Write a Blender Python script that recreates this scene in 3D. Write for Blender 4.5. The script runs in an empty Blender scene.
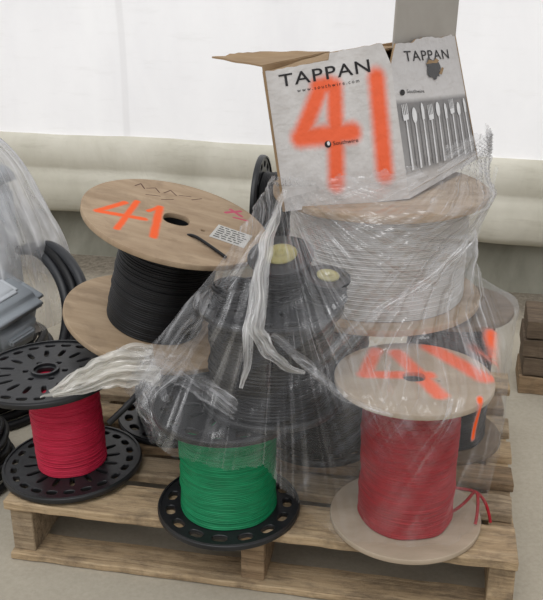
import bpy, bmesh, math, random
from mathutils import Vector, Matrix, noise
random.seed(7)
scene=bpy.context.scene
COL=scene.collection
scene.view_settings.view_transform='Standard'
scene.view_settings.look='None'
scene.view_settings.exposure=0.0
GZ=-.055   # ground height; pallet deck top is at .130

def lin(r,g,b):
    o=[]
    for c in (r,g,b):
        c/=255.0
        o.append(c/12.92 if c<=0.04045 else ((c+0.055)/1.055)**2.4)
    return (o[0],o[1],o[2],1.0)

# ---------------------------------------------------------------- node helpers
def newmat(name):
    m=bpy.data.materials.new(name); m.use_nodes=True
    nt=m.node_tree; nt.nodes.clear()
    out=nt.nodes.new('ShaderNodeOutputMaterial')
    return m,nt,out
def L(nt,a,b): nt.links.new(a,b)
def math_(nt,op,a,b=None,clamp=False):
    n=nt.nodes.new('ShaderNodeMath'); n.operation=op; n.use_clamp=clamp
    for i,v in enumerate((a,b)):
        if v is None: continue
        if isinstance(v,(int,float)): n.inputs[i].default_value=v
        else: L(nt,v,n.inputs[i])
    return n.outputs[0]
def coords(nt,kind='Object',scale=(1,1,1),rot=(0,0,0),uvmap=None):
    mp=nt.nodes.new('ShaderNodeMapping')
    mp.inputs['Scale'].default_value=scale; mp.inputs['Rotation'].default_value=rot
    if uvmap:
        tc=nt.nodes.new('ShaderNodeUVMap'); tc.uv_map=uvmap; L(nt,tc.outputs[0],mp.inputs['Vector'])
    else:
        tc=nt.nodes.new('ShaderNodeTexCoord'); L(nt,tc.outputs[kind],mp.inputs['Vector'])
    return mp.outputs[0]
def noise_(nt,vec,scale,detail=4,rough=.55,dist=0):
    n=nt.nodes.new('ShaderNodeTexNoise')
    n.inputs['Scale'].default_value=scale; n.inputs['Detail'].default_value=detail
    n.inputs['Roughness'].default_value=rough; n.inputs['Distortion'].default_value=dist
    L(nt,vec,n.inputs['Vector']); return n.outputs['Fac']
def ramp(nt,fac,stops):
    r=nt.nodes.new('ShaderNodeValToRGB'); L(nt,fac,r.inputs[0])
    e=r.color_ramp.elements
    while len(e)<len(stops): e.new(.5)
    for i,(p,c) in enumerate(stops):
        e[i].position=p; e[i].color=c if len(c)==4 else (*c,1)
    return r.outputs[0]
def maprange(nt,val,a,b,c,d):
    mr=nt.nodes.new('ShaderNodeMapRange'); L(nt,val,mr.inputs[0])
    for i,x in enumerate((a,b,c,d)): mr.inputs[1+i].default_value=x
    return mr.outputs[0]
def mixc(nt,fac,a,b,mode='MIX'):
    n=nt.nodes.new('ShaderNodeMix'); n.data_type='RGBA'; n.blend_type=mode
    if isinstance(fac,(int,float)): n.inputs[0].default_value=fac
    else: L(nt,fac,n.inputs[0])
    for i,v in ((6,a),(7,b)):
        if isinstance(v,tuple): n.inputs[i].default_value=v
        else: L(nt,v,n.inputs[i])
    return n.outputs[2]
def bump(nt,h,strength=.3,dist=.01):
    b=nt.nodes.new('ShaderNodeBump'); b.inputs['Strength'].default_value=strength
    b.inputs['Distance'].default_value=dist; L(nt,h,b.inputs['Height']); return b.outputs[0]
def spray(nt,vec,segs,soft_edge=.35,noisy=.25,nscale=60):
    nz=noise_(nt,vec,nscale,3)
    tot=None
    for a,b,w in segs:
        a=Vector(a);b=Vector(b);ba=b-a
        s=nt.nodes.new('ShaderNodeVectorMath');s.operation='SUBTRACT';L(nt,vec,s.inputs[0]);s.inputs[1].default_value=a
        d=nt.nodes.new('ShaderNodeVectorMath');d.operation='DOT_PRODUCT';L(nt,s.outputs[0],d.inputs[0]);d.inputs[1].default_value=ba
        h=math_(nt,'DIVIDE',d.outputs['Value'],max(ba.length_squared,1e-9),True)
        m=nt.nodes.new('ShaderNodeVectorMath');m.operation='SCALE';m.inputs[0].default_value=ba;L(nt,h,m.inputs['Scale'])
        q=nt.nodes.new('ShaderNodeVectorMath');q.operation='SUBTRACT';L(nt,s.outputs[0],q.inputs[0]);L(nt,m.outputs[0],q.inputs[1])
        l=nt.nodes.new('ShaderNodeVectorMath');l.operation='LENGTH';L(nt,q.outputs[0],l.inputs[0])
        dn=math_(nt,'DIVIDE',l.outputs['Value'],w)
        dn=math_(nt,'ADD',dn,math_(nt,'MULTIPLY',math_(nt,'SUBTRACT',nz,.5),noisy*2))
        mr=nt.nodes.new('ShaderNodeMapRange'); mr.interpolation_type='SMOOTHSTEP'
        L(nt,dn,mr.inputs[0]); mr.inputs[1].default_value=1+soft_edge; mr.inputs[2].default_value=1-soft_edge
        mr.inputs[3].default_value=0; mr.inputs[4].default_value=1
        v=mr.outputs[0]
        tot=v if tot is None else math_(nt,'MAXIMUM',tot,v)
    return tot
ORANGE=lin(248,98,44)

def pbr(name,c1,c2=None,scale=8,rough=.6,bumpd=0,bscale=60,spec=.4,vscale=(1,1,1),kind='Object',strokes=None,marks=None,soft=.35,noisy=.25,stain=None):
    m,nt,out=newmat(name)
    p=nt.nodes.new('ShaderNodeBsdfPrincipled'); L(nt,p.outputs[0],out.inputs[0])
    p.inputs['Roughness'].default_value=rough; p.inputs['Specular IOR Level'].default_value=spec
    v=coords(nt,kind,vscale)
    if c2 is None: c2=tuple(x*.8 for x in c1[:3])+(1,)
    f=noise_(nt,v,scale,6,.6)
    col=ramp(nt,f,[(.3,c1),(.7,c2)])
    if stain:
        fs=noise_(nt,coords(nt,kind,(1,1.5,1)),9,7,.7,.6)
        col=mixc(nt,math_(nt,'MULTIPLY',ramp(nt,fs,[(.48,(0,0,0)),(.68,(1,1,1))]),.5),col,stain)
    if strokes:
        mk=spray(nt,coords(nt,kind),strokes,soft,noisy)
        col=mixc(nt,math_(nt,'MULTIPLY',mk,.95),col,ORANGE)
    if marks:
        for segs,colr in marks:
            col=mixc(nt,spray(nt,coords(nt,kind),segs,.12,.15,120),col,colr)
    L(nt,col,p.inputs['Base Color'])
    if bumpd: L(nt,bump(nt,noise_(nt,v,bscale,5),.5,bumpd),p.inputs['Normal'])
    return m

# ---------------------------------------------------------------- mesh helpers
def obj(name,me,parent=None,mats=(),smooth=False,loc=(0,0,0),rot=(0,0,0)):
    o=bpy.data.objects.new(name,me); COL.objects.link(o)
    for m in mats: me.materials.append(m)
    if smooth:
        for p in me.polygons: p.use_smooth=True
    if parent: o.parent=parent
    o.location=loc; o.rotation_euler=rot
    return o
def empty(name,loc,rot=(0,0,0),label='',cat='',group=None):
    o=bpy.data.objects.new(name,None); COL.objects.link(o); o.location=loc; o.rotation_euler=rot
    o.empty_display_size=.05
    o['label']=label; o['category']=cat
    if group: o['group']=group
    return o
def tag(o,label,cat,kind=None):
    o['label']=label;o['category']=cat
    if kind:o['kind']=kind
def frompy(name,v,f):
    me=bpy.data.meshes.new(name); me.from_pydata(v,[],f); me.update(); return me
def lathe(name,prof,segs=96,closed=False,wob=0):
    v=[];f=[];n=len(prof)
    for i in range(segs):
        a=2*math.pi*i/segs
        for j,(r,z) in enumerate(prof):
            rr=r
            if wob: rr+=wob*noise.noise(Vector((math.cos(a)*2,math.sin(a)*2,z*25)))
            v.append((rr*math.cos(a),rr*math.sin(a),z))
    for i in range(segs):
        k=(i+1)%segs
        for j in range(n-1 if not closed else n):
            jj=(j+1)%n
            f.append((i*n+j,k*n+j,k*n+jj,i*n+jj))
    return frompy(name,v,f)
def board(name,x0,x1,y0,y1,z0,z1,seed=0,wear=.003):
    bm=bmesh.new(); r=bmesh.ops.create_cube(bm,size=1)
    for v in r['verts']:
        v.co=Vector((x0+(v.co.x+.5)*(x1-x0),y0+(v.co.y+.5)*(y1-y0),z0+(v.co.z+.5)*(z1-z0)))
    lx=x1-x0; ly=y1-y0
    long_axis=0 if lx>ly else 1
    es=[e for e in bm.edges if abs((e.verts[0].co-e.verts[1].co)[long_axis])>max(lx,ly)*.9]
    bmesh.ops.subdivide_edges(bm,edges=es,cuts=40,use_grid_fill=True)
    es=[e for e in bm.edges if len(e.link_faces)==2 and e.calc_face_angle(0)>1]
    bmesh.ops.bevel(bm,geom=es,offset=.0025,segments=1,affect='EDGES')
    for v in bm.verts:
        q=v.co*14+Vector((seed*7.3,seed*3.1,0))
        v.co+=Vector((noise.noise(q),noise.noise(q+Vector((9,0,0))),noise.noise(q+Vector((0,9,0)))*.6))*wear
    me=bpy.data.meshes.new(name); bm.to_mesh(me); bm.free(); return me
def plate(name,R,holes,th,seg=96,bev=.002):
    cu=bpy.data.curves.new('c','CURVE'); cu.dimensions='2D'; cu.fill_mode='BOTH'
    def sp(pts):
        s=cu.splines.new('POLY'); s.points.add(len(pts)-1)
        for p,(x,y) in zip(s.points,pts): p.co=(x,y,0,1)
        s.use_cyclic_u=True
    sp([(R*math.cos(2*math.pi*i/seg),R*math.sin(2*math.pi*i/seg)) for i in range(seg)])
    for (cx,cy,a,b,ang) in holes:
        k=24
        pts=[]
        for i in range(k):
            t=2*math.pi*i/k
            x=a*math.copysign(abs(math.cos(t))**.8,math.cos(t)); y=b*math.copysign(abs(math.sin(t))**.8,math.sin(t))
            pts.append((cx+x*math.cos(ang)-y*math.sin(ang),cy+x*math.sin(ang)+y*math.cos(ang)))
        sp(pts)
    cu.extrude=th/2-bev; cu.bevel_depth=bev; cu.bevel_resolution=1
    o=bpy.data.objects.new('t',cu); COL.objects.link(o)
    dg=bpy.context.evaluated_depsgraph_get()
    me=bpy.data.meshes.new_from_object(o.evaluated_get(dg)); me.name=name
    bpy.data.objects.remove(o)
    me.materials.clear()
    for v in me.vertices: v.co.z+=th/2
    return me
def tube(name,pts,r,mat,parent=None,cyclic=False,sub=8):
    cu=bpy.data.curves.new(name,'CURVE'); cu.dimensions='3D'
    s=cu.splines.new('NURBS'); s.points.add(len(pts)-1)
    for p,c in zip(s.points,pts): p.co=(*c,1)
    s.use_cyclic_u=cyclic; s.use_endpoint_u=not cyclic; s.order_u=4; s.resolution_u=sub
    cu.bevel_depth=r; cu.bevel_resolution=3; cu.use_fill_caps=True
    o=bpy.data.objects.new('t',cu); COL.objects.link(o)
    dg=bpy.context.evaluated_depsgraph_get()
    me=bpy.data.meshes.new_from_object(o.evaluated_get(dg)); me.name=name
    bpy.data.objects.remove(o); me.materials.clear()
    return obj(name,me,parent,[mat],True)

# ---------------------------------------------------------------- materials
M_black=pbr('black_plastic',lin(22,23,25),lin(36,37,40),6,.38,.001,80,.5)
M_blackwire=pbr('black_cable',lin(11,11,13),lin(22,22,25),20,.45,.0008,120,.35)
M_dark=pbr('dark_plastic',lin(30,31,34),lin(44,46,50),6,.45,.001,80,.5)
M_red=pbr('red_wire',lin(202,42,74),lin(174,30,56),18,.5,.0012,90,.25,(1,1,6))
M_red2=pbr('crimson_wire',lin(168,20,34),lin(132,12,25),18,.5,.0012,90,.25,(1,1,6))
M_green=pbr('green_wire',lin(20,140,90),lin(12,112,70),18,.45,.0012,90,.3,(1,1,6))
M_white=pbr('white_wire',lin(206,203,199),lin(182,178,172),14,.55,.0015,70,.3,(1,1,6))
M_ply=pbr('plywood',lin(184,162,136),lin(158,136,110),5,.75,.0015,60,.2,(1,7,1),stain=lin(126,108,90))
M_brownply=pbr('worn_brown_board',lin(122,106,88),lin(96,82,68),5,.8,.0015,60,.2,(1,5,1))
M_grey=pbr('grey_plastic',lin(150,156,161),lin(128,134,140),4,.5,.001,60,.4)
M_palegrey=pbr('pale_grey_plastic',lin(196,200,204),lin(172,177,182),4,.5,.001,60,.4)
M_card=pbr('brown_cardboard',lin(165,140,110),lin(142,118,90),6,.85,.001,90,.15)
M_cardgrey=pbr('grey_cardboard',lin(172,167,160),lin(155,150,142),4,.85,.001,60,.1)
M_ink=pbr('black_ink',lin(28,26,28),lin(38,36,38),20,.6)
M_inkw=pbr('pale_ink',lin(238,238,238),lin(222,222,224),20,.6)
M_inkd=pbr('dark_grey_ink',lin(78,76,78),lin(100,98,99),5,.6)
M_paper=pbr('paper_label',lin(210,208,203),lin(194,192,187),20,.7)
M_yellow=pbr('dull_yellow_plastic',lin(182,172,112),lin(150,142,90),10,.6)

def woodmat(name,a,b,seed):
    m,nt,out=newmat(name)
    p=nt.nodes.new('ShaderNodeBsdfPrincipled'); L(nt,p.outputs[0],out.inputs[0]); p.inputs['Roughness'].default_value=.85
    p.inputs['Specular IOR Level'].default_value=.15
    v=coords(nt,'Object',(1.2,26,26))
    g=noise_(nt,v,3,9,.75,.6); c=ramp(nt,g,[(.3,a),(.52,b),(.72,tuple(x*.40 for x in b[:3])+(1,))])
    st=noise_(nt,coords(nt,'Object',(1,2.5,1)),9,7,.75)
    c=mixc(nt,math_(nt,'MULTIPLY',ramp(nt,st,[(.46,(0,0,0)),(.64,(1,1,1))]),.62),c,lin(94,82,70))
    L(nt,c,p.inputs['Base Color']); L(nt,bump(nt,g,.9,.006),p.inputs['Normal']); return m
M_wood=[woodmat('pallet_wood',lin(204,182,150),lin(178,154,122),0),woodmat('pallet_wood_grey',lin(190,172,146),lin(160,141,116),40),woodmat('pallet_wood_dark',lin(176,152,122),lin(146,123,97),80)]
M_wooddk=woodmat('lumber_dark',lin(134,118,100),lin(104,90,76),10)

# ---------------------------------------------------------------- setting
m,nt,out=newmat('concrete_floor'); p=nt.nodes.new('ShaderNodeBsdfPrincipled'); L(nt,p.outputs[0],out.inputs[0]); p.inputs['Roughness'].default_value=.9
p.inputs['Specular IOR Level'].default_value=.15
v=coords(nt); a=noise_(nt,v,1.6,8,.65); b=noise_(nt,v,70,4,.7)
c=ramp(nt,a,[(.3,lin(184,176,160)),(.7,lin(167,159,143))]); c=mixc(nt,.18,c,ramp(nt,b,[(.35,lin(130,123,108)),(.65,lin(188,181,166))]))
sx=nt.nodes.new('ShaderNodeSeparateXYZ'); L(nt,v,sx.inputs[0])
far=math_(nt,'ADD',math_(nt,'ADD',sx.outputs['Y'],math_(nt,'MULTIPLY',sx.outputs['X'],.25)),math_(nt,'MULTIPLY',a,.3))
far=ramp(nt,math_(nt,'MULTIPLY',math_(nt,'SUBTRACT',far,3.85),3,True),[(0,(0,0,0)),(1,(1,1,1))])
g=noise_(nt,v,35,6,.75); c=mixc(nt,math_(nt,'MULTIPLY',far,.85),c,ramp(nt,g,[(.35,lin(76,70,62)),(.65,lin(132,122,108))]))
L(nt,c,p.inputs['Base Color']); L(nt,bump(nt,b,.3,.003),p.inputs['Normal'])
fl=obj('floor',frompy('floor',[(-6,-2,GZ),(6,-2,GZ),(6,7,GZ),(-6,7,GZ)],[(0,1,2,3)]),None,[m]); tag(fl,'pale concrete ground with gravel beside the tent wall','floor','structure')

def fabric(name,c1,c2,trans,sc=1.2,dirt=.25,bs=.35,seam=None):
    m,nt,out=newmat(name)
    d=nt.nodes.new('ShaderNodeBsdfDiffuse'); t=nt.nodes.new('ShaderNodeBsdfTranslucent'); mx=nt.nodes.new('ShaderNodeMixShader')
    v=coords(nt,'Object',(1,1,.5)); f=noise_(nt,v,sc,6,.6,.3); c=ramp(nt,f,[(.3,c1),(.7,c2)])
    f2=noise_(nt,coords(nt,'Object',(1,1,6)),4,6,.7); c=mixc(nt,math_(nt,'MULTIPLY',ramp(nt,f2,[(.55,(0,0,0)),(.8,(1,1,1))]),dirt),c,lin(150,143,126))
    if seam is not None:
        sx=nt.nodes.new('ShaderNodeSeparateXYZ'); L(nt,coords(nt,'Object'),sx.inputs[0])
        dd=math_(nt,'ABSOLUTE',math_(nt,'SUBTRACT',sx.outputs['X'],seam))
        c=mixc(nt,maprange(nt,dd,.012,.022,.22,0),c,lin(205,203,203))
    for s in (d,t): L(nt,c,s.inputs[0])
    bb=bump(nt,noise_(nt,coords(nt,'Object',(1,1,.35)),5,3,.5,.8),bs,.02); L(nt,bb,d.inputs['Normal'])
    mx.inputs[0].default_value=trans; L(nt,d.outputs[0],mx.inputs[1]); L(nt,t.outputs[0],mx.inputs[2]); L(nt,mx.outputs[0],out.inputs[0]); return m
M_fab=fabric('tent_fabric',lin(250,249,249),lin(239,238,239),.45,2.2,.10,seam=.78)
M_roll=fabric('rolled_fabric',lin(220,216,203),lin(196,192,177),.12,3,.40,.8)
M_skirt=fabric('skirt_fabric',lin(146,144,132),lin(116,114,102),.0,5)
WB=Vector((-1.475,4.65,0)); WA=math.radians(-14)
def extr(name,prof,x0,x1,nx,wob,mats,seed=0):
    v=[];f=[];n=len(prof)
    for i in range(nx+1):
        x=x0+(x1-x0)*i/nx
        for (o,z) in prof:
            q=Vector((x*1.7,z*2+seed,seed)); d=wob*noise.noise(q)
            q2=Vector((x*6,z*4+seed,3))
            v.append((x,-(o+d+wob*.5*noise.noise(q2)),z+wob*.5*noise.noise(q+Vector((5,5,5)))))
    for i in range(nx):
        for j in range(n-1): f.append((i*n+j,(i+1)*n+j,(i+1)*n+j+1,i*n+j+1))
    return obj(name,frompy(name,v,f),None,mats,True,WB,(0,0,WA))
w=extr('wall_back',[(.0+.01*math.sin(k),.40+k*.12) for k in range(31)],-3,6,120,.015,[M_fab]); tag(w,'bright white translucent tent fabric wall','wall','structure')
prof=[(0,.575),(.035,.57),(.06,.55),(.078,.51),(.085,.46),(.076,.42),(.072,.405),(.09,.385),(.105,.34),(.10,.28),(.085,.225),(.055,.185),(.02,.17),(-.02,.175)]
w=extr('trim_1',prof,-3,6,240,.026,[M_roll],4); tag(w,'cream rolled fabric tube along the foot of the tent wall','fabric roll','structure')
w=extr('baseboard_back',[(0,.24),(.0,.12),(.01,.02),(.04,GZ)],-3,6,120,.015,[M_skirt],9); tag(w,'dirty grey fabric skirt below the rolled tube','wall skirt','structure')

# ---------------------------------------------------------------- pallet
PA=math.radians(-11.0); PO=Vector((-.702,1.985,0)); PW=1.315
pal=empty('wooden_pallet',PO,(0,0,PA),'weathered wooden shipping pallet carrying the wire spools','pallet')
pal.location.z=GZ
T=.130-GZ
y=0;k=0
for wd,gap in ((.14,.05),(.09,.052),(.09,.055),(.085,.055),(.09,.052),(.09,.05),(.12,0)):
    me=board('deck_board',0+random.uniform(-.01,.01),PW+random.uniform(-.012,.022),y,y+wd,T-.026,T,k,.006)
    obj('deck_board',me,pal,[M_wood[k%3]]); y+=wd+gap;k+=1
PDr=y
for i,x in enumerate((.0,PW/2-.03,PW-.072)):
    obj('stringer',board('stringer',x+.004,x+.066,.018,PDr-.005,.022,T-.026,20+i,.004),pal,[M_wood[(i+1)%3]])
for i,(ya,yb) in enumerate(((.0,.10),(.45,.55),(PDr-.10,PDr))):
    obj('base_board',board('base_board',0,PW,ya,yb,.002,.022,30+i,.004),pal,[M_wood[i%3]])

# ---------------------------------------------------------------- spools
def winding(rd,H0,H1,wire,name='wire_winding',wob=.002,seed=0):
    n=max(4,int((H1-H0)/wire)); prof=[]
    rnd=random.Random(seed)
    for i in range(n):
        z=H0+(H1-H0)*(i+.0)/n; w=(H1-H0)/n
        dr=rnd.uniform(-.35,.35)*wire
        prof+=[(rd-wire*.45+dr,z+w*.02),(rd-.1*wire+dr,z+w*.22),(rd+dr,z+w*.5),(rd-.1*wire+dr,z+w*.78),(rd-wire*.45+dr,z+w*.98)]
    prof=[(rd*.4,H0)]+prof+[(rd*.4,H1)]
    return lathe(name,prof,80,False,wob)
def plastic_holes(R,style):
    h=[(0,0,R*.13,R*.13,0)]
    if style=='perf':
        for i in range(22):
            a=2*math.pi*i/22; h.append((R*.84*math.cos(a),R*.84*math.sin(a),R*.055,R*.085,a))
        for i in range(16):
            a=2*math.pi*(i+.5)/16; h.append((R*.58*math.cos(a),R*.58*math.sin(a),R*.12,R*.045,a))
        for i in range(6):
            a=2*math.pi*i/6; h.append((R*.28*math.cos(a),R*.28*math.sin(a),R*.05,R*.05,a))
    elif style=='slots':
        for i in range(15):
            a=2*math.pi*i/15; h.append((R*.83*math.cos(a),R*.83*math.sin(a),R*.075,R*.115,a))
        for i in range(10):
            a=2*math.pi*i/10; h.append((R*.48*math.cos(a),R*.48*math.sin(a),R*.13,R*.05,a))
    elif style=='ply':
        h=[(0,0,R*.15,R*.15,0),(R*.30,-R*.12,R*.03,R*.03,0)]
    return h
def spool(loc,R,rd,H,fm,wm,style,label,rot=(0,0,0),th=.014,wire=.0045,topm=None,topoff=(0,0),seed=0,wob=.002):
    e=empty('wire_spool',loc,rot,label,'wire spool')
    me=plate('flange',R,plastic_holes(R,style),th)
    me2=me.copy() if topm else me
    obj('flange',me,e,[fm])
    obj('flange',me2,e,[topm] if topm else [],False,(topoff[0],topoff[1],H-th))
    if style in('perf','slots'):
        for zz in (th,H):
            off=topoff if zz>th else (0,0)
            rim=lathe('rim',[(R-.006,-.0005),(R-.006,.004),(R-.001,.004),(R+.001,-.002)],96,True)
            obj('rim',rim,e,[fm],False,(off[0],off[1],zz))
            hub=lathe('hub_ring',[(R*.16,-.001),(R*.16,.007),(R*.20,.007),(R*.20,-.001)],48,True)
            obj('hub_ring',hub,e,[fm],False,(off[0],off[1],zz))
    obj('core',lathe('core',[(R*.15,th*.9),(R*.18,th*1.1),(R*.18,H-th*1.1),(R*.15,H-th*.9)],40,True),e,[M_black])  # black on board spools too: shade inside the centre hole painted into the core
    obj('wire_winding',winding(rd,th+.001,H-th-.001,wire,seed=seed,wob=wob),e,[wm],True)
    return e
Z0=.132
GB=(lin(182,166,146),lin(158,142,122))
M_Ab=pbr('grey_fibreboard',*GB,5,.7,.001,60,.25,(1,3,1))
z_=.014
M_At=pbr('grey_fibreboard_sprayed',*GB,5,.7,.001,60,.25,(1,3,1),soft=.5,noisy=.2,strokes=[
   ((-.075,.145,z_),(-.115,.01,z_),.017),((-.115,.01,z_),(.035,.005,z_),.019),
   ((-.025,.13,z_),(.045,-.095,z_),.020),((.065,.165,z_),(.165,-.01,z_),.024)])
A=spool((.338,1.913,Z0),.187,.118,.40,M_Ab,M_red2,'ply','red wire on a grey fibreboard spool sprayed orange',topm=M_At,seed=1,wob=.004)
tube('wire_end',[(.10,-.02,.02),(.145,-.02,.05),(.165,-.02,.10),(.175,-.03,.09),(.172,-.045,.04),(.165,-.06,.022)],.004,M_red2,A)
tube('wire_end',[(.11,.0,.09),(.15,.02,.07),(.178,.0,.085),(.2,-.03,.06),(.205,-.05,.02)],.004,M_red2,A)
B=spool((-.110,1.958,Z0),.181,.122,.30,M_black,M_green,'slots','green wire on a black slotted plastic spool under torn film',seed=2)
C=spool((-.552,2.151,Z0+.006),.189,.095,.292,M_black,M_red,'perf','red wire on an uncovered black plastic spool with oval holes',rot=(0,math.radians(-2),0),topoff=(-.040,0),seed=3)
R_D=.258
def dl(x,y): return (x*R_D,y*R_D,.016)
M_Dt=pbr('plywood_numbered',lin(184,162,136),lin(156,133,108),4,.75,.0015,60,.2,(1,6,1),soft=.5,noisy=.35,stain=lin(128,108,88),
   strokes=[(dl(-.57,.10),dl(-.80,-.28),.009),(dl(-.80,-.28),dl(-.32,-.2),.010),(dl(-.46,.2),dl(-.54,-.58),.009),(dl(-.21,.2),dl(-.17,-.56),.011),(dl(-.21,.2),dl(-.31,.03),.007)],
   marks=[([(dl(-.55,.62),dl(-.5,.72),.0022),(dl(-.5,.72),dl(-.44,.6),.0022),(dl(-.42,.63),dl(-.33,.7),.002),(dl(-.33,.7),dl(-.27,.6),.002),(dl(-.22,.62),dl(-.16,.74),.002),(dl(-.16,.74),dl(-.08,.63),.002),(dl(-.05,.66),dl(.08,.7),.002),(dl(.10,.62),dl(.2,.72),.002),
            (dl(-.4,.45),dl(-.25,.5),.002),(dl(-.22,.42),dl(-.1,.5),.002)],lin(95,68,58)),
          ([(dl(.55,.62),dl(.68,.5),.006),(dl(.50,.5),dl(.66,.64),.006),(dl(.6,.42),dl(.75,.42),.005)],lin(195,90,112))])
D=spool((-.345,2.404,.455),R_D,.140,.34,M_ply,M_blackwire,'ply','black wire on a tilted plywood reel sprayed with an orange number',rot=(math.radians(6),math.radians(14.6),0),th=.016,wire=.0065,topm=M_Dt,seed=4)
def inkblock(name,rects,z,mat,parent):
    v=[];f=[]
    for cx,cy,w,h,ang in rects:
        c,s=math.cos(ang),math.sin(ang);b=len(v)
        v+=[(cx+x*c-y*s,cy+x*s+y*c,z) for x,y in((-w/2,-h/2),(w/2,-h/2),(w/2,h/2),(-w/2,h/2))]; f.append((b,b+1,b+2,b+3))
    return obj(name,frompy(name,v,f),parent,[mat])
lc=(.60*R_D,-.10*R_D); la=math.radians(-12)
inkblock('paper_label',[(lc[0],lc[1],.10,.095,la)],.3412,M_paper,D)
rs=[]
for r in range(6):
    xx=-.042
    while xx<.03:
        wl=random.uniform(.008,.022); X=xx+wl/2;Y=.036-r*.014
        rs.append((lc[0]+X*math.cos(la)-Y*math.sin(la),lc[1]+X*math.sin(la)+Y*math.cos(la),wl,.005,la)); xx+=wl+.005
inkblock('label_print',rs,.3418,M_ink,D)
tube('wire_end',[(.03,-.07,.325),(.045,-.085,.348),(.08,-.115,.349),(.12,-.15,.348),(.15,-.175,.346)],.0045,M_blackwire,D)

E=spool((.291,2.349,.566),.285,.240,.313,M_ply,M_white,'ply','pale wire on a wide plywood reel wrapped in clear film',th=.018,wire=.005,seed=5)
F=spool((.0,1.972,.440),.17,.150,.258,M_black,M_blackwire,'slots','black wire on a black plastic spool inside clear film',wire=.008,seed=6,wob=.008)
H=spool((.14,2.315,Z0),.172,.135,.425,M_black,M_blackwire,'slots','black wire on a tall black plastic spool',wire=.008,seed=7)
K=spool((.505,2.320,Z0),.165,.12,.42,M_brownply,M_blackwire,'ply','dark wire on a worn brown board spool under film',seed=8)
Lp=spool((-.285,2.43,Z0),.182,.125,.235,M_black,M_blackwire,'slots','black wire on a low black plastic spool under the plywood reel',seed=9)
P=spool((.10,2.79,Z0),.155,.11,.395,M_black,M_blackwire,'slots','black spool at the rear of the pallet',seed=11)
Q=spool((-.040,2.80,.695),.162,.11,.20,M_black,M_blackwire,'slots','black plastic spool on its edge beside the cardboard box',rot=(0,math.radians(90),math.radians(-10)),seed=12)
for (x,y,z,rx,ry,R,hh) in ((.03,2.04,.704,16,-6,.078,.085),(.125,1.96,.702,10,6,.052,.055)):
    s_=spool((x,y,z+.016),R,R*.9,hh,M_black,M_blackwire,'ply','small black wire reel with a dull yellow hub inside the film',rot=(math.radians(rx),math.radians(ry),0),th=.005,wire=.007,seed=int(R*1000),wob=.006)
    obj('hub_cap',lathe('hub_cap',[(.001,.0),(R*.50,.0),(R*.52,.004),(R*.36,.007),(R*.16,.007),(R*.15,.003),(.001,.003)],32),s_,[M_yellow],True,(0,0,hh-.0005))
def tangle(name,c,R,n,zr,r,seed,label,ex=1):
    rnd=random.Random(seed); e=empty(name,c,(0,0,0),label,'cable bundle')
    for k in range(n):
        ph=rnd.uniform(0,6.28); rr=R*rnd.uniform(.7,1.1); z=zr*(k+.5)/n; tx=rnd.uniform(-.12,.12); ty=rnd.uniform(-.12,.12)
        pts=[]
        for t in [2*math.pi*q/12 for q in range(12)]:
            X=rr*math.cos(t+ph)*rnd.uniform(.9,1.07)*ex;Y=rr*math.sin(t+ph)*rnd.uniform(.9,1.07)
            pts.append((X,Y,z+X*tx+Y*ty+rnd.uniform(-.005,.005)))
        tube('cable_loop',pts,r,M_blackwire,e,True)
    return e
tangle('cable_bundle',(-.085,1.955,.713),.058,10,.035,.004,3,'loose black wire coil lying on the black spool')

# ---------------------------------------------------------------- carton
PL0,C0,PR0,BK0=[Vector(p) for p in ((.0285,2.150,.867),(.350,2.210,.884),(.597,2.567,.903),(.215,2.56,.884))]
PL1,C1,PR1,BK1=[Vector(p) for p in ((-.0224,2.14,1.2208),(.2752,2.20,1.2665),(.491,2.50,1.262),(.16,2.55,1.205))]
CO=Vector((.28,2.35,.882))
carton=empty('cardboard_carton',CO,(0,0,0),'printed white cardboard box with an orange sprayed number','cardboard box')
FR=(PL0,C0,C1,PL1); RT=(C0,PR0,PR1,C1); BKf=(PR0,BK0,BK1,PR1); LF=(BK0,PL0,PL1,BK1)
def bil(q,s,t,off=0):
    p=(q[0]*(1-s)+q[1]*s)*(1-t)+(q[3]*(1-s)+q[2]*s)*t
    n=(q[1]-q[0]).cross(q[3]-q[0]).normalized()
    return p+n*(off+ .006*math.sin(math.pi*s)*math.sin(math.pi*t))-CO
def quadgrid(q,ns,nt_,topcut=None):
    v=[];f=[];uv=[]
    for j in range(nt_+1):
        for i in range(ns+1):
            s=i/ns;t=j/nt_
            tt=t*(topcut(s) if topcut else 1)
            v.append(bil(q,s,tt)); uv.append((s,tt))
    for j in range(nt_):
        for i in range(ns):
            a=j*(ns+1)+i; f.append((a,a+1,a+ns+2,a+ns+1))
    return v,f,uv
def ux(s,t): return (s,t,0)
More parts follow.
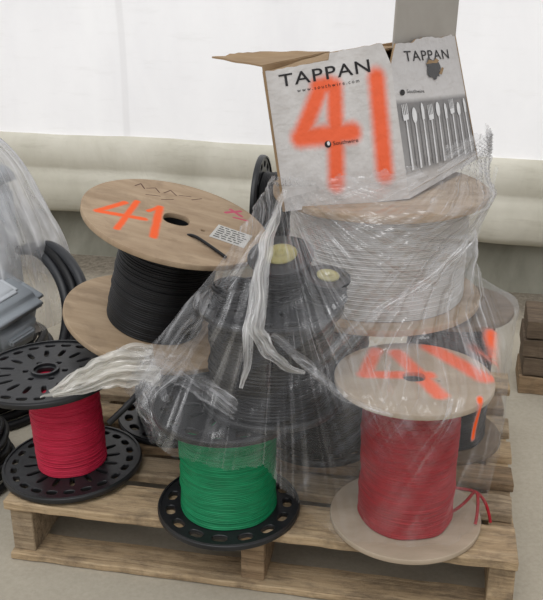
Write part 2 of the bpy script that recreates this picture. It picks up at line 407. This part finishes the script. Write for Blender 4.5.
def cardmat(name,strokes=None,marks=None,grad=False):
    m,nt,out=newmat(name); p=nt.nodes.new('ShaderNodeBsdfPrincipled'); L(nt,p.outputs[0],out.inputs[0]); p.inputs['Roughness'].default_value=.55
    v=coords(nt,'UV'); f=noise_(nt,v,4,6,.6); c=ramp(nt,f,[(.3,lin(218,215,213)),(.7,lin(196,192,189))])
    if grad:
        sx=nt.nodes.new('ShaderNodeSeparateXYZ'); L(nt,v,sx.inputs[0])
        arc=math_(nt,'ADD',sx.outputs['Y'],math_(nt,'MULTIPLY',sx.outputs['X'],.11))
        gc=ramp(nt,arc,[(.14,lin(205,202,200)),(.18,lin(150,148,148)),(.40,lin(138,136,136)),(.62,lin(112,110,111)),(.655,lin(204,201,200)),(1.0,lin(190,187,186))])
        c=mixc(nt,.9,c,gc)
    f2=noise_(nt,coords(nt,'UV',(2,12,1)),3,5); c=mixc(nt,math_(nt,'MULTIPLY',ramp(nt,f2,[(.55,(0,0,0)),(.75,(1,1,1))]),.3),c,lin(160,150,140))
    if marks:
        for segs,colr in marks: c=mixc(nt,spray(nt,v,segs,.12,.3,14),c,colr)
    if strokes:
        mk=spray(nt,v,strokes,.6,.15,40); c=mixc(nt,math_(nt,'MULTIPLY',mk,.96),c,ORANGE)
    L(nt,c,p.inputs['Base Color']); L(nt,bump(nt,noise_(nt,v,7,3),.4,.015),p.inputs['Normal']); return m
M_front=cardmat('carton_print_front',strokes=[(ux(.42,.80),ux(.21,.50),.062),(ux(.21,.50),ux(.62,.49),.068),(ux(.40,.81),ux(.50,.81),.056),(ux(.53,.79),ux(.44,.16),.063),(ux(.87,.80),ux(.83,.19),.068)])
M_right=cardmat('carton_print_side',grad=True)
def wall_part(name,q,mats,cut=None,ns=60):
    v,f,uv=quadgrid(q,ns,20,cut); me=frompy(name,v,f)
    u=me.uv_layers.new(name='UVMap')
    for lp in me.loops: u.data[lp.index].uv=uv[lp.vertex_index]
    o=obj(name,me,carton,mats)
    s=o.modifiers.new('s','SOLIDIFY'); s.thickness=.005; s.offset=-1; s.material_offset=1; s.material_offset_rim=1
    return o
wall_part('side_panel',FR,[M_front,M_card],lambda s:(.962 if s<.52 else 1.005)+.008*noise.noise(Vector((s*18,0,0)))-max(0,(s-.955)/.045)*.13)
wall_part('side_panel',RT,[M_right,M_card],lambda s:1-.02*math.sin(s*6)**2+.012*noise.noise(Vector((s*14,4,0)))-max(0,(.10-s)/.10)*.13)
wall_part('side_panel',BKf,[M_cardgrey,M_card]); wall_part('side_panel',LF,[M_cardgrey,M_card])
me=frompy('bottom_panel',[tuple(x-CO+Vector((0,0,.018))) for x in (PL0,C0,PR0,BK0)],[(0,1,2,3)]); obj('bottom_panel',me,carton,[M_card])
def flap(q,mat1,mat2,wv=.004,th=.005):
    v,f,uv=quadgrid(q,12,12)
    v=[p+Vector((0,0,wv*math.sin(u[0]*5)*u[1]+.006*u[1]*noise.noise(Vector((u[0]*7,u[1]*3,0))))) for p,u in zip(v,uv)]
    me=frompy('flap',v,f); u=me.uv_layers.new(name='UVMap')
    for lp in me.loops: u.data[lp.index].uv=uv[lp.vertex_index]
    o=obj('flap',me,carton,[mat1,mat2]); s=o.modifiers.new('s','SOLIDIFY'); s.thickness=th; s.offset=0; s.material_offset=1; s.material_offset_rim=1
FB=Vector((.296,2.268,1.247))
flap((FB,PR1+Vector((0,0,-.008)),PR1+Vector((.012,.03,.24)),FB+Vector((.012,.03,.252))),M_cardgrey,M_cardgrey)
flap((BK1,PL1,Vector((-.152,2.36,1.216)),Vector((-.02,2.50,1.210))),M_card,M_card,.002,.004)
flap((PL1+Vector((.01,.005,-.016)),C1+Vector((-.02,.02,-.020)),PR1+Vector((-.08,.02,-.035)),BK1+Vector((0,-.02,.0))),M_card,M_card,.0)
def lettering(text,q,s0,s1,t0,h,mat,name='printed_lettering',bold=0,spacing=1.0,slope=0):
    cu=bpy.data.curves.new('f','FONT'); cu.body=text; cu.space_character=spacing; cu.offset=bold; cu.resolution_u=3
    o=bpy.data.objects.new('f',cu); COL.objects.link(o)
    dg=bpy.context.evaluated_depsgraph_get(); me=bpy.data.meshes.new_from_object(o.evaluated_get(dg)); bpy.data.objects.remove(o)
    me.name=name; me.materials.clear()
    xs=[v.co.x for v in me.vertices]; ys=[v.co.y for v in me.vertices]
    x0,x1,y0,y1=min(xs),max(xs),min(ys),max(ys)
    for v in me.vertices:
        k=(v.co.x-x0)/(x1-x0)
        s=s0+k*(s1-s0); t=t0+(v.co.y-y0)/(y1-y0)*h+slope*k
        v.co=bil(q,s,t,.0012)
    return obj(name,me,carton,[mat])
lettering('TAPPAN',FR,.115,.83,.848,.078,M_ink,bold=.006,spacing=1.12)
lettering('www.southwire.com',FR,.24,.73,.797,.022,M_ink,spacing=1.5)
lettering('Southwire',FR,.455,.655,.422,.026,M_ink,bold=.0)
lettering('TAPPAN',RT,.18,.82,.870,.066,M_ink,bold=.004,slope=-.045,spacing=1.12)
lettering('Southwire',RT,.14,.36,.672,.024,M_ink,slope=-.03)
def poly2(q,polys,mat,name,off=.0014):
    v=[];f=[]
    for pl in polys:
        b=len(v); v+=[bil(q,s,t,off) for s,t in pl]; f.append(tuple(range(b,b+len(pl))))
    return obj(name,frompy(name,v,f),carton,[mat])
def circ(cx,cy,rx,ry,k=20): return [(cx+rx*math.cos(2*math.pi*i/k),cy+ry*math.sin(2*math.pi*i/k)) for i in range(k)]
poly2(FR,[circ(.415,.434,.026,.023)],M_ink,'printed_emblem'); poly2(FR,[circ(.42,.44,.011,.014)],M_inkw,'printed_emblem',.002)
poly2(RT,[circ(.085,.684,.030,.019)],M_ink,'printed_emblem')
rg=random.Random(5); hole=[]
for i in range(26):
    a=2*math.pi*i/26; k_=rg.uniform(.75,1.15)*(1.35 if i in(6,7,8,16) else 1)
    hole.append((.54+.105*k_*math.cos(a),.775+.062*k_*math.sin(a)))
poly2(RT,[hole],M_black,'torn_hole',.003)
poly2(RT,[[(.44,.825),(.49,.85),(.56,.835),(.60,.85),(.64,.83),(.60,.815),(.54,.822)],[(.60,.74),(.66,.78),(.69,.77),(.64,.73)]],M_card,'torn_edge',.0036)
ut=[];ui=[]
def band(s): return (.17-.11*s,.63-.11*s)
nU=9
for k in range(nU):
    cx=.08+k*.105
    b0,t0=band(cx); bot=b0+.012; top=t0-.045-(.02 if k%2 else 0)
    ut.append([(cx-.012,bot),(cx+.012,bot),(cx+.007,top-.07),(cx-.007,top-.07)])
    if k%3==0:
        ut.append([(cx-.030,top-.07),(cx+.030,top-.07),(cx+.034,top-.035),(cx-.034,top-.035)])
        for d in(-.029,-.010,.010,.029): ut.append([(cx+d-.0055,top-.035),(cx+d+.0055,top-.035),(cx+d+.003,top+.035),(cx+d-.003,top+.035)])
    elif k%3==1: ut.append(circ(cx,top-.025,.028,.052,16))
    else: ut.append([(cx-.013,top-.08),(cx+.016,top-.08),(cx+.024,top-.02),(cx+.016,top+.02),(cx+.0,top+.035),(cx-.013,top+.01)])
    ui.append([(cx+.049,bot),(cx+.056,bot),(cx+.054,top-.02),(cx+.050,top-.02)])
poly2(RT,ut,M_inkw,'printed_utensils',.0022); poly2(RT,ui,M_inkd,'printed_utensils',.0020)

# ---------------------------------------------------------------- film
def filmmat(name,base=.13,layers=(),seed=0,patch=.3,strokes=None,gl=.35,zmilk=None,col=(.86,.86,.88,1),edge=.3,bs=.8,thin=.3,cap=.92,zlo=None):
    """layers: (uvmap, scale, ridge width, strength, detail, xfade)"""
    m,nt,out=newmat(name)
    d=nt.nodes.new('ShaderNodeBsdfDiffuse'); d.inputs[0].default_value=col
    tl=nt.nodes.new('ShaderNodeBsdfTranslucent'); tl.inputs[0].default_value=col
    g=nt.nodes.new('ShaderNodeBsdfGlossy'); g.inputs['Roughness'].default_value=.15
    tr=nt.nodes.new('ShaderNodeBsdfTransparent'); tr.inputs[0].default_value=(.985,.985,.985,1)
    sx=nt.nodes.new('ShaderNodeSeparateXYZ'); L(nt,coords(nt,'Object'),sx.inputs[0])
    def ridge(n,w):
        a=math_(nt,'ABSOLUTE',math_(nt,'SUBTRACT',n,.5)); a=math_(nt,'SUBTRACT',1,math_(nt,'DIVIDE',a,w),True); return math_(nt,'POWER',a,1.5)
    n3=noise_(nt,coords(nt,'Object'),4.5+seed*.3,3,.5,.5)
    pt=ramp(nt,n3,[(.38,(0,0,0)),(.64,(1,1,1))])
    n4=noise_(nt,coords(nt,'Object',(1,1,1),(.3,.2,0)),8+seed*.3,3,.5,.5)
    pt2=ramp(nt,n4,[(.40,(0,0,0)),(.62,(1,1,1))])
    ns=[];al=None
    for i,ly in enumerate(layers):
        uvn,sc,wr,st,det=ly[:5]
        n=noise_(nt,coords(nt,None,sc,(0,0,0),uvn),1.0,det,.5,.35); ns.append(n)
        msk=math_(nt,'ADD',thin,math_(nt,'MULTIPLY',pt if i%2==0 else pt2,1-thin))
        r=math_(nt,'MULTIPLY',math_(nt,'MULTIPLY',ridge(n,wr),st),msk)
        if len(ly)>5:
            r=math_(nt,'MULTIPLY',r,maprange(nt,sx.outputs['X'],ly[5][0],ly[5][1],0,1))
        al=r if al is None else math_(nt,'ADD',al,r)
    al=math_(nt,'ADD',al,math_(nt,'MULTIPLY',pt,patch))
    if zlo: al=math_(nt,'MULTIPLY',al,maprange(nt,sx.outputs['Z'],zlo[0],zlo[1],zlo[2],1))
    if zmilk:
        al=math_(nt,'ADD',al,math_(nt,'MULTIPLY',maprange(nt,sx.outputs['Z'],zmilk[0],zmilk[1],0,zmilk[2]),maprange(nt,sx.outputs['X'],.05,.25,.15,1)))
    lw=nt.nodes.new('ShaderNodeLayerWeight'); lw.inputs[0].default_value=.3
    al=math_(nt,'ADD',al,math_(nt,'MULTIPLY',math_(nt,'POWER',lw.outputs['Facing'],3.0),edge))
    al=math_(nt,'ADD',al,base); al=math_(nt,'MINIMUM',al,cap)
    bh=ns[0]
    for x in ns[1:]: bh=math_(nt,'ADD',bh,x)
    nb=bump(nt,bh,bs,.04)
    for s in (d,g): L(nt,nb,s.inputs['Normal'])
    mx=nt.nodes.new('ShaderNodeMixShader'); mx.inputs[0].default_value=.35; L(nt,d.outputs[0],mx.inputs[1]); L(nt,tl.outputs[0],mx.inputs[2])
    m2=nt.nodes.new('ShaderNodeMixShader'); m2.inputs[0].default_value=gl; L(nt,mx.outputs[0],m2.inputs[1]); L(nt,g.outputs[0],m2.inputs[2])
    last=m2.outputs[0]
    if strokes:
        mk=spray(nt,coords(nt,'Object'),strokes,.7,.3,30)
        od=nt.nodes.new('ShaderNodeBsdfDiffuse'); od.inputs[0].default_value=ORANGE
        m4=nt.nodes.new('ShaderNodeMixShader'); L(nt,mk,m4.inputs[0]); L(nt,last,m4.inputs[1]); L(nt,od.outputs[0],m4.inputs[2]); last=m4.outputs[0]
        al=math_(nt,'MAXIMUM',al,math_(nt,'MULTIPLY',mk,.92))
    m3=nt.nodes.new('ShaderNodeMixShader'); L(nt,al,m3.inputs[0]); L(nt,tr.outputs[0],m3.inputs[1]); L(nt,last,m3.inputs[2]); L(nt,m3.outputs[0],out.inputs[0])
    return m
LX=(.30,.05);RX=(.10,.34)
M_film=filmmat('stretch_film',.045,(('fan_a',(5,.6,1),.12,.17,1.2,LX),('fan_b',(6,.5,1),.11,.17,1.2,RX),('fan_a',(13,.9,1),.032,.40,1.8,LX),('fan_b',(12,.8,1),.030,.40,1.8,RX),('fan_a',(7,.6,1),.018,.26,1.2,(.40,.10))),
   0,.06,zmilk=(.54,.66,.17),edge=.18,thin=.22,cap=.72,zlo=(.42,.58,.55),
   strokes=[((.485,1.975,.555),(.517,1.93,.545),.022),((.549,2.07,.565),(.517,1.93,.545),.020),((.463,1.771,.545),(.45,1.756,.46),.009)])
M_film2=filmmat('gathered_film',.24,(('UVMap',(60,2,1),.12,.40,1.5),('UVMap',(24,4,1),.1,.30,1.5)),3,.12,gl=.22,col=(.90,.89,.87,1),bs=.6)
M_film5=filmmat('cream_film',.45,(('UVMap',(60,2,1),.12,.35,1.5),('UVMap',(24,4,1),.1,.25,1.5)),3,.12,gl=.12,col=(.90,.87,.80,1),bs=.4)
M_film3=filmmat('loose_film',.08,(('UVMap',(40,2.5,1),.05,.35,1.5),('UVMap',(12,5,1),.05,.25,1.5)),5,.06,gl=.3,bs=.5)
M_film4=filmmat('cover_film',.26,(('UVMap',(5,1.5,1),.06,.4,2),('UVMap',(9,1.2,1),.05,.4,2)),5,.18,gl=.3)

def hull_profile(circles,N,th0,th1):
    pts=[];K=900
    for i in range(K+1):
        th=th0+(th1-th0)*i/K; n=Vector((math.cos(th),math.sin(th)))
        best=max(circles,key=lambda c:c[0]*n.x+c[1]*n.y+c[2])
        pts.append(Vector((best[0],best[1]))+n*best[2])
    L_=[0]
    for a,b in zip(pts,pts[1:]): L_.append(L_[-1]+(b-a).length)
    tot=L_[-1]; out=[];k=0
    for i in range(N+1):
        d=tot*i/N
        while k<len(L_)-2 and L_[k+1]<d: k+=1
        seg=L_[k+1]-L_[k]; f=(d-L_[k])/seg if seg>1e-9 else 0
        out.append(pts[k].lerp(pts[k+1],min(1,max(0,f))))
    return out
cA=(.338,1.913,.192);cK=(.505,2.32,.17);cB=(-.11,1.958,.186);cF=(0,1.972,.176);cE=(.291,2.349,.290)
levels=[(.145,[cA,cK,cB]),
 (.30,[cA,cK,cB,(-.25,1.99,.03)]),
 (.44,[cA,cK,cB,(-.34,2.04,.03)]),
 (.535,[cA,cK,cF,(-.29,2.05,.03)]),
 (.56,[(.338,1.93,.185),(.505,2.32,.17),cF,(-.26,2.06,.03),cE]),
 (.60,[(.32,2.08,.12),cF,(-.22,2.07,.03),cE]),
 (.70,[(.291,2.349,.262),cF,(-.14,2.07,.03)]),
 (.79,[(.291,2.349,.256),(.03,1.99,.12),(-.07,2.09,.03)]),
 (.875,[(.291,2.349,.291),(.01,2.14,.02)]),
 (.89,[(.291,2.349,.288),(.02,2.145,.016)]),
 (.935,[(PL0.x,PL0.y,.014),(C0.x,C0.y,.02),(PR0.x,PR0.y,.03),(.52,2.5,.09)]),
 (1.05,[(PL0.x-.02,PL0.y,.012),(C0.x-.03,C0.y-.005,.015),(PR0.x-.03,PR0.y-.02,.05)])]
N=320; th0=math.radians(165); th1=math.radians(400)
profs=[(z,hull_profile(c,N,th0,th1)) for z,c in levels]
M=180
Z1=1.05
base=[]
for j in range(M+1):
    z=.145+(Z1-.145)*j/M
    for a in range(len(profs)-1):
        if profs[a][0]<=z<=profs[a+1][0]+1e-9: break
    t=(z-profs[a][0])/(profs[a+1][0]-profs[a][0])
    for i in range(N+1):
        p=profs[a][1][i].lerp(profs[a+1][1][i],t); base.append(Vector((p.x,p.y,z)))
apA=Vector((.01,2.16,.90)); apB=Vector((.64,2.45,.95))
def fan(p,ap,flip=1):
    dx=p.x-ap.x; dz=ap.z-p.z+.02; r=(p-ap).length
    return (math.atan2(dx*flip,max(dz,-.02)+.04),r)
v=[];uv=[];ua=[];ub=[];f=[]
ctr=Vector((.2,2.3,0))
for idx,p in enumerate(base):
    j,i=divmod(idx,N+1); s=i/N*2.2; z=p.z
    o_=Vector((p.x-ctr.x,p.y-ctr.y,0)).normalized()
    a1=fan(p,apA); a2=fan(p,apB,-1)
    wA=math.exp(-max(0,a1[1]-.1)*1.6); wB=math.exp(-max(0,a2[1]-.05)*1.6)
    f1=(1-abs(noise.noise(Vector((a1[0]*8,a1[1]*.9,2))))*3.5); f2=(1-abs(noise.noise(Vector((a2[0]*9,a2[1]*.8,6))))*3.5)
    fold=.012*max(0,f1)*wA+.012*max(0,f2)*wB+.006*abs(noise.noise(Vector((s*9,z*5,5))))
    v.append(Vector((p.x+o_.x*fold,p.y+o_.y*fold,z+.006*noise.noise(Vector((s*6,z*6,0))))))
    uv.append((s,z)); ua.append(a1); ub.append(a2)
def zlow(x,y,s):
    r=.02*noise.noise(Vector((s*9,0,0)))+.01*noise.noise(Vector((s*30,1,0)))
    if y>2.15: return .15
    t=min(1,max(0,(x+.02)/.18)); return .375*(1-t)+.19*t+r
for j in range(M):
    for i in range(N):
        a=j*(N+1)+i
        c=(v[a]+v[a+N+2])/2; s=i/N*2.2
        ztop=.955+.045*noise.noise(Vector((s*5,3,0)))+.02*noise.noise(Vector((s*17,3,0)))+(.04 if c.x>.45 else 0)
        if c.z<zlow(c.x,c.y,s) or c.z>ztop: continue
        f.append((a,a+1,a+N+2,a+N+1))
me=frompy('wrap_sheet',v,f)
for nm,dat in (('UVMap',uv),('fan_a',ua),('fan_b',ub)):
    u=me.uv_layers.new(name=nm)
    for lp in me.loops: u.data[lp.index].uv=dat[lp.vertex_index]
bm=bmesh.new(); bm.from_mesh(me); bmesh.ops.delete(bm,geom=[x for x in bm.verts if not x.link_faces],context='VERTS'); bm.to_mesh(me); bm.free()
wrap=empty('plastic_stretch_wrap',(0,0,0),(0,0,0),'torn clear plastic stretch wrap around the stacked spools','plastic wrap')
obj('wrap_sheet',me,wrap,[M_film],True)

def gather(name,pts,wid,parent,mat,pleats=7,depth=.35,seed=0,n=120,rag=.4,wander=.006,tws=.5,hf=.10):
    P_=[Vector(p) for p in pts]
    def cat(t):
        k=min(int(t),len(P_)-2); u_=t-k
        p0=P_[max(0,k-1)];p1=P_[k];p2=P_[k+1];p3=P_[min(len(P_)-1,k+2)]
        return .5*((2*p1)+(p2-p0)*u_+(2*p0-5*p1+4*p2-p3)*u_*u_+(3*p1-p0-3*p2+p3)*u_**3)
    m_=pleats*8; v=[];f=[];uv=[]
    for i in range(n+1):
        t=(len(P_)-1)*i/n*.9999; c=cat(t); tg=(cat(min(t+.01,len(P_)-1.0001))-cat(max(t-.01,0))).normalized()
        k=min(int(t),len(wid)-2); w=wid[k]*(1-(t-k))+wid[k+1]*(t-k)
        side=tg.cross(Vector((.1,-1,.25))).normalized(); up=side.cross(tg).normalized()
        c=c+side*wander*noise.noise(Vector((t*1.6,seed*3,1)))+up*wander*.5*(noise.noise(Vector((t*1.6,seed*3,7)))+.4)
        for j in range(m_+1):
            s=j/m_*2-1
            tw=tws*2*noise.noise(Vector((t*.9,seed,0)))
            zz=depth*w*math.sin(s*pleats*math.pi*.5+noise.noise(Vector((t*1.0,s,seed)))*3)+w*.25*noise.noise(Vector((t*3,s*2,seed+4)))
            ed=1+rag*noise.noise(Vector((t*2.0,seed,round(s))))+hf*noise.noise(Vector((t*7,seed,round(s))))
            xx=s*w*ed
            v.append(c+side*(xx*math.cos(tw)-zz*math.sin(tw))+up*(xx*math.sin(tw)+zz*math.cos(tw)))
            uv.append((s*w*2,t*.15))
    for i in range(n):
        for j in range(m_):
            a=i*(m_+1)+j; f.append((a,a+1,a+m_+2,a+m_+1))
    me=frompy(name,v,f); u=me.uv_layers.new(name='UVMap')
    for lp in me.loops: u.data[lp.index].uv=uv[lp.vertex_index]
    return obj(name,me,parent,[mat],True)
gather('gathered_fold',[(.030,2.12,.93),(.005,2.03,.88),(-.015,1.92,.83),(-.030,1.79,.75),(-.02,1.76,.69),(.02,1.75,.65),(.07,1.745,.62)],[.006,.012,.016,.018,.018,.012,.003],wrap,M_film2,4,.3,1,wander=.012)
gather('gathered_fold',[(.025,2.12,.92),(-.005,2.03,.85),(-.035,1.9,.78),(-.05,1.79,.68),(-.065,1.76,.58)],[.003,.007,.010,.012,.004],wrap,M_film2,3,.3,21,wander=.010)
gather('gathered_fold',[(.02,2.1,.90),(-.05,2.02,.80),(-.13,1.97,.70),(-.21,1.95,.57),(-.31,1.96,.46)],[.006,.012,.018,.022,.03],wrap,M_film3,3,.2,2)
gather('gathered_fold',[(.0,1.775,.70),(.08,1.75,.64),(.16,1.72,.58),(.26,1.70,.545)],[.008,.012,.010,.005],wrap,M_film3,2,.2,3)
gather('gathered_fold',[(.60,2.36,.93),(.50,2.12,.82),(.38,2.05,.72),(.24,2.02,.64),(.12,1.90,.58)],[.006,.010,.012,.014,.01],wrap,M_film3,2,.2,33)
wad=empty('torn_film_wad',(0,0,0),(0,0,0),'crumpled strip of torn plastic film lying over the black spool flange','plastic wrap')
for (pp,ww,pl,sd) in (
  ([(-.55,1.985,.450),(-.51,2.01,.460),(-.46,2.05,.472),(-.40,2.085,.484),(-.31,2.11,.485)],[.004,.014,.024,.030,.024],5,7),
  ([(-.555,1.995,.448),(-.51,2.040,.458),(-.45,2.08,.470),(-.39,2.12,.486),(-.31,2.14,.49)],[.003,.010,.020,.026,.022],4,17),
  ([(-.54,1.970,.448),(-.48,1.99,.454),(-.42,2.02,.464),(-.36,2.04,.470),(-.28,2.04,.468)],[.003,.010,.020,.028,.022],5,27),
  ([(-.57,1.965,.447),(-.52,1.985,.454),(-.47,2.02,.468),(-.41,2.055,.478),(-.33,2.08,.482)],[.002,.007,.014,.018,.016],3,37)):
    gather('film_strip',pp,ww,wad,M_film5,pl,.35,sd,rag=.3,wander=.008,tws=.35,hf=.05)
gather('film_strip',[(-.34,2.13,.482),(-.31,2.04,.46),(-.29,1.97,.41),(-.25,1.92,.35)],[.025,.035,.04,.02],wad,M_film3,3,.2,8)
gather('film_strip',[(-.40,2.10,.50),(-.33,2.08,.50),(-.25,2.03,.50),(-.17,1.93,.50),(-.08,1.80,.50)],[.02,.030,.034,.030,.02],wad,M_film3,4,.2,10)
bc=tube('black_cable_end',[(-.34,2.10,.43),(-.32,2.04,.455),(-.325,1.99,.45),(-.36,1.95,.425),(-.40,1.94,.39)],.008,M_blackwire); tag(bc,'loose end of thick black cable beside the film strip','cable')

# ---------------------------------------------------------------- left stack
coil=empty('cable_coil',(-1.02,2.88,GZ),(0,0,0),'large heap of coiled black cable on the ground','cable coil')
for i in range(12):
    rr=.25-.022*(i%4)+random.uniform(-.01,.01); zz=.018+.0215*i
    pts=[(rr*math.cos(t)+random.uniform(-.012,.012),rr*math.sin(t)+random.uniform(-.012,.012),zz+random.uniform(-.003,.003)) for t in [2*math.pi*k/16 for k in range(16)]]
    tube('cable_loop',pts,.015,M_blackwire,coil,True)
coil2=empty('cable_coil',(-.98,2.36,GZ),(0,0,0),'low coil of black cable on the ground beside the pallet','cable coil')
for i in range(8):
    rr=.19-.02*(i%3); zz=.014+.022*i
    pts=[(rr*math.cos(t)+random.uniform(-.015,.015),rr*math.sin(t)*.9+random.uniform(-.015,.015),zz+random.uniform(0,.004)) for t in [2*math.pi*k/14 for k in range(14)]]
    tube('cable_loop',pts,.012,M_blackwire,coil2,True)
HO=Vector((-.65,2.65,GZ))
hose=empty('rubber_hose',HO,(0,0,0),'thick dark hoses curving down beside the grey tote','hose')
for i in range(3):
    d=Vector((-.034*i,.012*i,-.012*i))
    pts=[(-.70,2.56,-.03),(-.66,2.62,.15),(-.605,2.68,.30),(-.60,2.72,.42),(-.65,2.80,.50),(-.74,2.90,.54),(-.82,2.98,.50)]
    tube('hose_loop',[tuple(Vector(q)+d-HO) for q in pts],.0175,M_dark if i%2==0 else M_blackwire,hose)
def taperbox(name,w0,d0,w1,d1,z0,z1,bev=.015,seg=3):
    bm=bmesh.new(); r=bmesh.ops.create_cube(bm,size=1)
    for vv in r['verts']:
        up=vv.co.z>0; vv.co=Vector((vv.co.x*(w1 if up else w0),vv.co.y*(d1 if up else d0),z1 if up else z0))
    bmesh.ops.bevel(bm,geom=list(bm.edges),offset=bev,segments=seg,affect='EDGES')
    me=bpy.data.meshes.new(name); bm.to_mesh(me); bm.free(); return me
tote=empty('plastic_tote',(-.93,2.74,.240),(math.radians(10),math.radians(14),math.radians(-34)),'rounded grey moulded plastic tote resting on coiled cable','storage tote')
obj('tub',taperbox('tub',.25,.21,.30,.26,0,.20,.055,6),tote,[M_grey],True)
obj('lid',taperbox('lid',.31,.27,.27,.23,.165,.225,.026,6),tote,[M_grey],True)
obj('lid_rib',taperbox('lid_rib',.18,.14,.15,.11,.218,.240,.010,4),tote,[M_palegrey],True)
for s in(-1,1): obj('handle',taperbox('handle',.03,.1,.03,.1,.1,.125,.006),tote,[M_grey],False,(s*.145,0,0))
big=empty('storage_bin',(-1.10,3.05,.225),(0,math.radians(6),math.radians(-20)),'pale grey plastic bin under draped clear film','storage bin')
obj('bin_body',taperbox('bin_body',.34,.30,.26,.24,0,.52,.05),big,[M_palegrey],True)
obj('bin_lid',taperbox('bin_lid',.29,.27,.20,.18,.50,.56,.02),big,[M_grey],True)
v=[];f=[];uv=[]
nu,nv=96,60
for j in range(nv+1):
    t=j/nv
    for i in range(nu+1):
        a=2*math.pi*i/nu
        pr=.37*(1-t)**.42 if t>.12 else .37*(.88)**.42
        z=.30+.62*t**.9+.05*math.cos(a)*(1-t)*-1
        q=Vector((math.cos(a)*2,math.sin(a)*2,t*2))
        r=pr+.03*noise.noise(q*2)*(1-t)+.018*abs(noise.noise(Vector((math.cos(a)*6,math.sin(a)*6,t*1.2))))
        v.append((-1.06+r*math.cos(a),3.0+r*math.sin(a),z+.015*noise.noise(q*3))); uv.append((a*.34,z))
for j in range(nv):
    for i in range(nu):
        a=j*(nu+1)+i; f.append((a,a+1,a+nu+2,a+nu+1))
me=frompy('plastic_film_cover',v,f); u=me.uv_layers.new(name='UVMap')
for lp in me.loops: u.data[lp.index].uv=uv[lp.vertex_index]
fc=obj('plastic_film_cover',me,None,[M_film4],True); tag(fc,'clear plastic film draped over a pale storage bin','plastic wrap')

# right side lumber
blk=empty('lumber_block',(1.08,3.0,GZ),(0,0,math.radians(-12)),'short stack of weathered grey and brown lumber on the ground','lumber')
for k in range(4): obj('timber',board('timber',-.16+.008*(k%2),.3,-.1,.1,.002+.073*k,.070+.073*k,50+k,.006),blk,[M_wood[2] if k<1 else M_wooddk])

# ---------------------------------------------------------------- camera, light
cam=bpy.data.cameras.new('cam'); co=bpy.data.objects.new('camera',cam); COL.objects.link(co)
co.location=(0,0,1.5); co.rotation_euler=(math.radians(68),0,0)
cam.sensor_fit='VERTICAL'; cam.sensor_height=36; cam.lens=54; cam.clip_start=.05
scene.camera=co
wd=bpy.data.worlds.new('w'); scene.world=wd; wd.use_nodes=True; nt=wd.node_tree; bg=nt.nodes['Background']
bg.inputs[0].default_value=(.98,.985,1,1); bg.inputs[1].default_value=.74
def sunl(e,ang,rot):
    sun=bpy.data.lights.new('sun','SUN'); sun.energy=e; sun.angle=math.radians(ang); so=bpy.data.objects.new('sun',sun); COL.objects.link(so); so.rotation_euler=rot
sunl(1.15,40,(math.radians(28),math.radians(-12),0))
sunl(2.2,10,(math.radians(-62),0,math.radians(-8)))   # low sun behind the translucent tent wall
